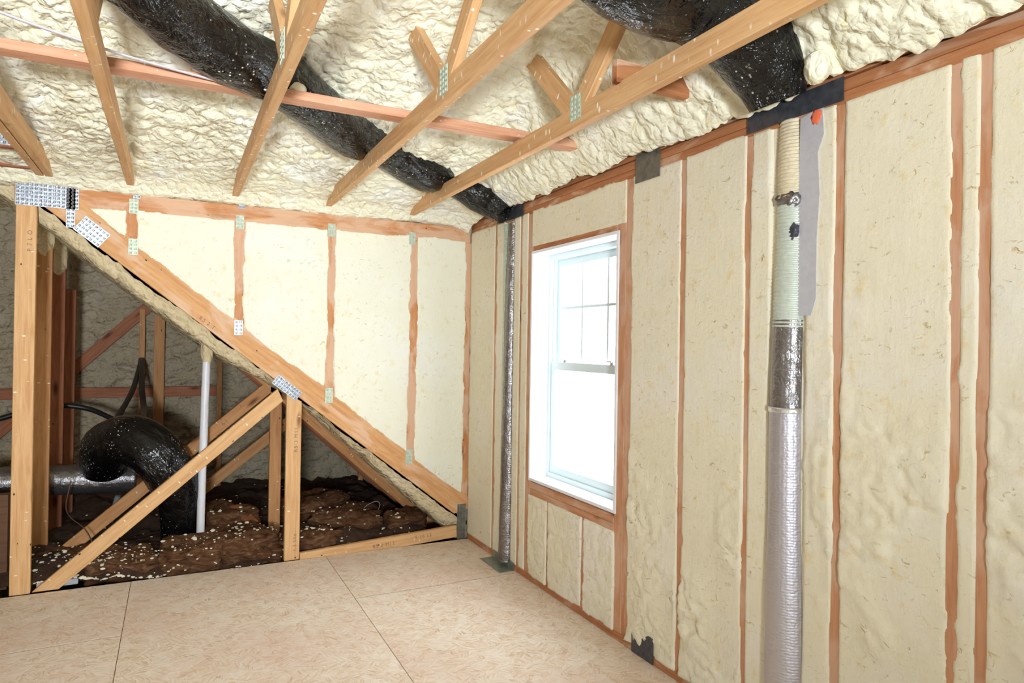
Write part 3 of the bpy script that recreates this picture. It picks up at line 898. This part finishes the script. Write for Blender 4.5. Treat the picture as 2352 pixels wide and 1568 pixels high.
names = ['first', 'second', 'third']
for k in (1, 2, 3):
    y = YM + .61 * k
    t = thing('attic_truss', ['', 'attic truss directly behind the far wall truss', 'attic truss second behind the far wall truss', 'attic truss farthest back, with the darkest post'][k], 'truss', (.3, y, 0), 'trusses in the dark attic')
    top = {1: 2.2, 2: 2.12, 3: 1.9}[k]
    lumber('post', (-.782, y, -.25), (-.782, y, top), .095, .038, (1, 0, 0), ['', 'attic', 'reddish', 'reddish'][k], t)
    if k < 3: lump('foam_collar', (-.782, y - .005, top - .02), (.056, .034, .15), 'foam_s', t, .18, 1.6, k)
    nrm = Vector((.918, 0, 1)).normalized(); w = .165
    a = Vector((-.9, y, back_chord_z(-.9))) + nrm * w / 2; b = Vector((2.04, y, back_chord_z(2.04))) + nrm * w / 2
    lumber('sloping_chord', a, b, w, .038, nrm, 'attic' if k == 1 else 'reddish', t)
    if k == 1:
        lumber('vertical_web', (.70, y, -.25), (.70, y, 1.16), .085, .038, (1, 0, 0), 'attic', t)
        lumber('diagonal_web', (-.66, y, .04), (.66, y, 1.16), .085, .036, (-.66, 0, .75), 'attic', t)
        stamp('61', (.33, y - .018, .865), (.76, 0, .65), (0, -1, 0), .045, t); stamp('1', (.22, y - .018, .772), (.76, 0, .65), (0, -1, 0), .045, t)
    if k == 2:
        lumber('diagonal_web', (-.1, y, .02), (1.0, y, .90), .085, .036, (-.66, 0, .75), 'attic', t)
    if k == 3:
        lumber('short_post', (1.72, y + .2, -.25), (1.72, y + .2, .33), .045, .038, (1, 0, 0), 'attic', t)
yb = 7.17
bt = thing('attic_gable_frame', 'wood posts, cross rail and diagonal against the dark foam at attic back', 'frame', (-.2, yb, 0))
lumber('post', (-.127, yb - .04, -.25), (-.127, yb - .04, 1.78), .09, .038, (1, 0, 0), 'attic', bt)
lumber('post', (-.27, yb - .04, -.25), (-.27, yb - .04, 1.78), .048, .038, (1, 0, 0), 'attic', bt)
lumber('post', (.40, yb - .04, -.25), (.40, yb - .04, 1.36), .05, .038, (1, 0, 0), 'attic', bt)
lumber('cross_rail', (-2.4, yb, 1.0), (.42, yb, 1.0), .095, .036, (0, 0, 1), 'reddish', bt)
lumber('diagonal_brace', (-1.5, yb - .01, .52), (-.23, yb - .01, 1.80), .1, .036, (-.7, 0, .7), 'reddish', bt)

# attic ducts, pipes
fd = thing('foil_duct', 'horizontal shiny foil-wrapped duct low in the attic at left', 'duct', (-.7, 5.75, .3))
tube('duct_body', [(-2.2, 5.75, .49), (-1.2, 5.75, .485), (-.7, 5.75, .475), (-.24, 5.75, .455)], .107, 'foil_dark', fd, 90, 36, .03, seed=2)
bd_ = thing('flexible_duct', 'black flexible duct arching over the foil duct in the attic', 'duct', (-.2, 5.65, .5))
tube('duct_body', [(-0.433, 5.64, 0.558), (-0.437, 5.58, 0.646), (-0.392, 5.45, 0.75), (-0.249, 5.27, 0.805), (-0.113, 5.16, 0.728), (-0.01, 5.15, 0.574), (0.057, 5.22, 0.37), (0.063, 5.28, 0.144), (0.063, 5.3, -0.056)],
     [0.14, 0.154, 0.167, 0.172, 0.169, 0.161, 0.144, 0.131, 0.126], 'plastic', bd_, 140, 40, .04, seed=31)
hs = thing('hanging_strap', 'black straps hanging the arched duct from a post in the attic', 'strap', (-.27, 6.4, 1.1))
tube('strap_loop', [(-.27, 7.07, 1.32), (-.262, 6.9, 1.28), (-.235, 6.3, 1.1), (-.205, 5.9, .97), (-.19, 5.35, .93)], .022, 'strap', hs, 40, 8, squash=.3)
tube('strap_loop', [(-.272, 7.07, 1.32), (-.275, 6.9, 1.26), (-.30, 6.3, 1.08), (-.36, 5.8, .93), (-.38, 5.45, .86)], .022, 'strap', hs, 40, 8, squash=.3)
cb = tube('cable', [(-1.8, 6.3, .72), (-1.3, 6.3, .84), (-1.0, 6.3, .93), (-.8, 6.3, .965), (-.6, 6.3, .93), (-.42, 6.2, .85)], .02, 'strap', None, 60, 12)
tag(cb, 'thick black cable arching behind the attic posts', 'cable')
pv = thing('vent_pipe', 'white plastic vent pipe standing in the attic', 'pipe', (.18, 5.12, .1))
tube('pipe', [(.178, 5.12, -.2), (.185, 5.12, .5), (.195, 5.12, 1.0), (.204, 5.12, 1.42)], .0265, 'pvc', pv, 20, 24)
lump('foam_collar', (.204, 5.12, 1.43), (.04, .04, .12), 'foam_s', pv, .2, 1.5, 4)
gp = tube('small_pipe', [(-.44, 5.95, .02), (-.40, 5.95, .16), (-.37, 5.95, .29)], .022, 'grey_pipe', None, 8, 14)
tag(gp, 'short grey pipe leaning under the foil duct in the attic', 'pipe')
wr = tube('wire', [(-.62, 5.45, .52), (-.64, 5.4, .36), (-.60, 5.3, .30), (-.51, 5.2, .24), (-.46, 5.1, .17), (-.47, 5.06, .12), (-.45, 5.0, .11)], .004, 'wire', None, 60, 6)
tag(wr, 'thin brown wire dangling beside the left diagonal web', 'wire')
wl = tube('wire', [(1.33, 5.35, .1), (1.40, 5.3, .19), (1.47, 5.28, .22), (1.50, 5.28, .19), (1.46, 5.26, .13), (1.36, 5.22, .09)], .003, 'grey_pipe', None, 60, 6)
tag(wl, 'thin pale wire loop above the bottom chord at right', 'wire')
for (c, r, dim, lab) in (((.48, 5.35, .20), .35, (.055, .30, .02), 'dark scrap board lying on the insulation left of the vertical web'), ((.62, 5.12, .10), 1.35, (.06, .2, .02), 'pale scrap board lying flat on insulation beside the vertical web')):
    m, _ = frame((0, 0, 0), (math.cos(r), math.sin(r), 0), (-math.sin(r), math.cos(r), .25)); m.translation = c
    bm = bmesh.new(); bmesh.ops.create_cube(bm, size=1, matrix=Matrix.Diagonal((dim[0] * 1.6, dim[1], dim[2], 1)))
    bmesh.ops.bevel(bm, geom=list(bm.edges), offset=.002, segments=1, affect='EDGES')
    tag(bm_obj('scrap_board', bm, 'reddish', matrix=m), lab, 'board')
sp = box('plywood_sheet', (-1.9, 4.95, -.02), (-.88, 5.02, .55), 'shaded_board'); tag(sp, 'shaded sheet of board standing left of the corner post', 'board')
gs = box('grey_sheet', (-.71, 4.80, .005), (-.50, 5.05, .04), 'film_grey', None, .004); tag(gs, 'grey metal strip on the insulation between post and diagonal web', 'strip')

# ------------------------------------------------------------------ insulation
def batt_h(X, Y):
    h = .02 + .16 * bulge(X * 3.1 + 2, Y * 2.6 + 1) * fbm(X * 1.3, Y * 1.3 + 5, 2) + .07 * (fbm(X * 7, Y * 7, 4) - .5) + .03 * (fbm(X * 22, Y * 22, 3) - .5)
    h = h - .08 * np.clip((4.95 - Y) / .2, 0, 1)
    return h
def build_insulation():
    x = np.arange(-1.9, 2.16, .016); y = np.arange(4.785, 7.3, .018)
    X, Y = np.meshgrid(x, y, indexing='ij')
    z = np.minimum(batt_h(X, Y), np.maximum(back_chord_z(X) - .04, -.2))
    o = from_arrays('loose_insulation', np.stack([X, Y, z], -1).reshape(-1, 3), grid_faces(len(x), len(y)), 'loose')
    tag(o, 'brown loose fibreglass insulation covering the attic floor', 'insulation', kind='stuff')
build_insulation()
def batt(c, dims, rot, seed, label, mat='batt'):
    bm = bmesh.new(); bmesh.ops.create_cube(bm, size=2)
    bmesh.ops.subdivide_edges(bm, edges=list(bm.edges), cuts=14, use_grid_fill=True)
    co = np.array([v.co[:] for v in bm.verts])
    p = 5.0
    nrm = (np.abs(co) ** p).sum(1) ** (1 / p)
    co = co / nrm[:, None] * .98
    s = seed * 7.7
    d = (fbm(co[:, 0] * 2.2 + s + co[:, 2] * .7, co[:, 1] * 2.2 + s * 2 + co[:, 2], 4) - .5) * .5
    co = co * (1 + d)[:, None]
    co[:, 2] += .35 * (fbm(co[:, 0] * 1.4 + s, co[:, 1] * 1.4 - s, 3) - .5) * 2
    co *= np.array(dims) / 2
    cr, sr = math.cos(rot), math.sin(rot)
    for v, q in zip(bm.verts, co):
        v.co = (q[0] * cr - q[1] * sr, q[0] * sr + q[1] * cr, q[2])
    o = bm_obj('insulation_batt', bm, mat, None, True, Matrix.Translation(Vector(c)))
    return tag(o, label, 'insulation', 'fibreglass batts on the attic floor')
for k, a in enumerate([
    ((-.30, 5.02, .03), (.42, .40, .17), .15, 'brown insulation batt just right of the left diagonal web foot'),
    ((.13, 4.99, .05), (.40, .40, .20), -.1, 'brown insulation batt left of the white vent pipe foot'),
    ((.42, 5.10, .07), (.42, .55, .20), .3, 'brown insulation batt in front of the white vent pipe'),
    ((.60, 4.95, .02), (.26, .30, .15), -.3, 'brown insulation batt touching the vertical web foot'),
    ((.33, 5.50, .12), (.40, .5, .24), .5, 'tall brown insulation batt behind the white vent pipe'),
    ((.95, 5.0, .05), (.30, .28, .15), .2, 'brown insulation batt just right of the vertical web'),
    ((1.25, 5.35, .07), (.55, .5, .20), -.2, 'brown insulation batt behind the middle of the bottom chord'),
    ((1.66, 5.12, .08), (.34, .28, .17), .1, 'brown insulation batt covered in foam crumbs near the chord end'),
    ((1.05, 5.75, .10), (.6, .5, .22), .4, 'dark brown insulation batt deep behind the vertical web'),
    ((-.62, 5.25, .02), (.34, .4, .16), .0, 'brown insulation batt between attic posts and diagonal web'),
]): batt(*a[:3], k + 1, a[3])

def crumbs():
    rnd = random.Random(5)
    V = []; F = []
    base = bmesh.new(); bmesh.ops.create_icosphere(base, subdivisions=1, radius=1)
    bv = np.array([v.co[:] for v in base.verts]); bf = np.array([[v.index for v in f.verts] for f in base.faces]); base.free()
    bpy.context.view_layer.update()
    dg = bpy.context.evaluated_depsgraph_get()
    n = 0
    spots = [(-.45, 4.86, .16, 150), (-.2, 4.84, .12, 60), (.1, 4.9, .2, 80), (.5, 5.0, .25, 90), (.95, 4.95, .15, 40), (1.66, 5.06, .10, 60), (1.3, 5.2, .35, 60), (-.6, 5.2, .15, 60), (.4, 5.5, .5, 90), (1.0, 5.8, .6, 90)]
    for (cx, cy, sp, cnt) in spots:
        for _ in range(cnt):
            x = rnd.gauss(cx, sp); y = max(4.79, rnd.gauss(cy, sp))
            if x < -.8 or x > 1.95: continue
            hit, loc, nn, i, ob, mm = SC.ray_cast(dg, Vector((x, y, min(.34, chord_z(x) - .12))), Vector((0, 0, -1)))
            if not hit or ob.name.split('.')[0] not in ('loose_insulation', 'insulation_batt'): continue
            r = min(.016, abs(rnd.gauss(.003, .0035)) + .0022)
            q = bv * np.array([r * rnd.uniform(.8, 1.7), r * rnd.uniform(.8, 1.4), r * .7]) * np.array([[rnd.uniform(.75, 1.2)] for _ in bv])
            V.append(q + np.array([x, y, loc.z + r * .3])); F.append(bf + n); n += len(bv)
    o = from_arrays('foam_crumbs', np.vstack(V), np.vstack(F), 'crumb', None, False)
    tag(o, 'scattered white foam crumbs on the brown attic insulation', 'foam crumbs', kind='stuff')
crumbs()

# ------------------------------------------------------------------ rest of the room, behind the camera
def plain_foam_wall(name, p0, ux, vz, nu, nv):
    u = np.linspace(0, 1, nu); v = np.linspace(0, 1, nv); U, V = np.meshgrid(u, v, indexing='ij')
    p0 = np.array(p0, float); ux = np.array(ux, float); vz = np.array(vz, float)
    P = p0 + U[..., None] * ux + V[..., None] * vz
    nrm = np.cross(ux, vz); nrm /= np.linalg.norm(nrm)
    P = P + nrm * (.02 * (fbm(U * 30, V * 30, 3) - .5))[..., None]
    struct(from_arrays(name, P.reshape(-1, 3), grid_faces(nu, nv), 'foam_a'))  # darkened foam reused so these unseen walls bounce less light
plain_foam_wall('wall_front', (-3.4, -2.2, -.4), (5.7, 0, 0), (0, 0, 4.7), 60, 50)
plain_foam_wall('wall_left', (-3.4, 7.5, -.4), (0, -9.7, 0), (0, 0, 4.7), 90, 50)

struct(box('roof', (-3.45, -2.25, 4.21), (2.3, 7.55, 4.26), 'osb'))  # added unseen cover that keeps sky light out from above
struct(box('light_stop_1', (-3.4, 4.50, -.36), (2.2, 4.53, -.058), 'osb'))  # added strip closing the gap under the floor against outside light

# ------------------------------------------------------------------ outdoors, seen through the window
struct(box('ground', (2.6, -40, -3.4), (80, 60, -3.3), 'snow'))

def build_tree(x, y, h, seed, label):
    rnd = random.Random(seed); V = []; F = []
    def seg(a, b, r0, r1):
        d = (b - a).normalized(); u = d.orthogonal().normalized(); w = d.cross(u); k = len(V)
        for p, r in ((a, r0), (b, r1)):
            for i in range(5):
                q = p + (u * math.cos(i * 1.2566) + w * math.sin(i * 1.2566)) * r; V.append(q[:])
        for i in range(5): F.append((k + i, k + (i + 1) % 5, k + 5 + (i + 1) % 5, k + 5 + i))
    def grow(p, d, L, r, dep):
        q = p + d * L; seg(p, q, r, r * .7)
        if dep == 0: return
        for _ in range(rnd.choice((2, 3, 3))):
            n = (d + Vector((rnd.uniform(-.8, .8), rnd.uniform(-.8, .8), rnd.uniform(-.3, .5)))).normalized()
            grow(p + d * L * rnd.uniform(.6, 1), n, L * rnd.uniform(.6, .8), r * .6, dep - 1)
    grow(Vector((x, y, -3.3)), Vector((0, 0, 1)), h, .05, 5)
    o = from_arrays('tree', V, F, 'bark', None, True)
    tag(o, label, 'tree')
build_tree(13.0, 20.0, 1.3, 3, 'small bare tree outdoors, seen low through the lower window pane')
build_tree(14.0, 18.3, 2.4, 8, 'taller bare tree outdoors, seen through the upper window panes')
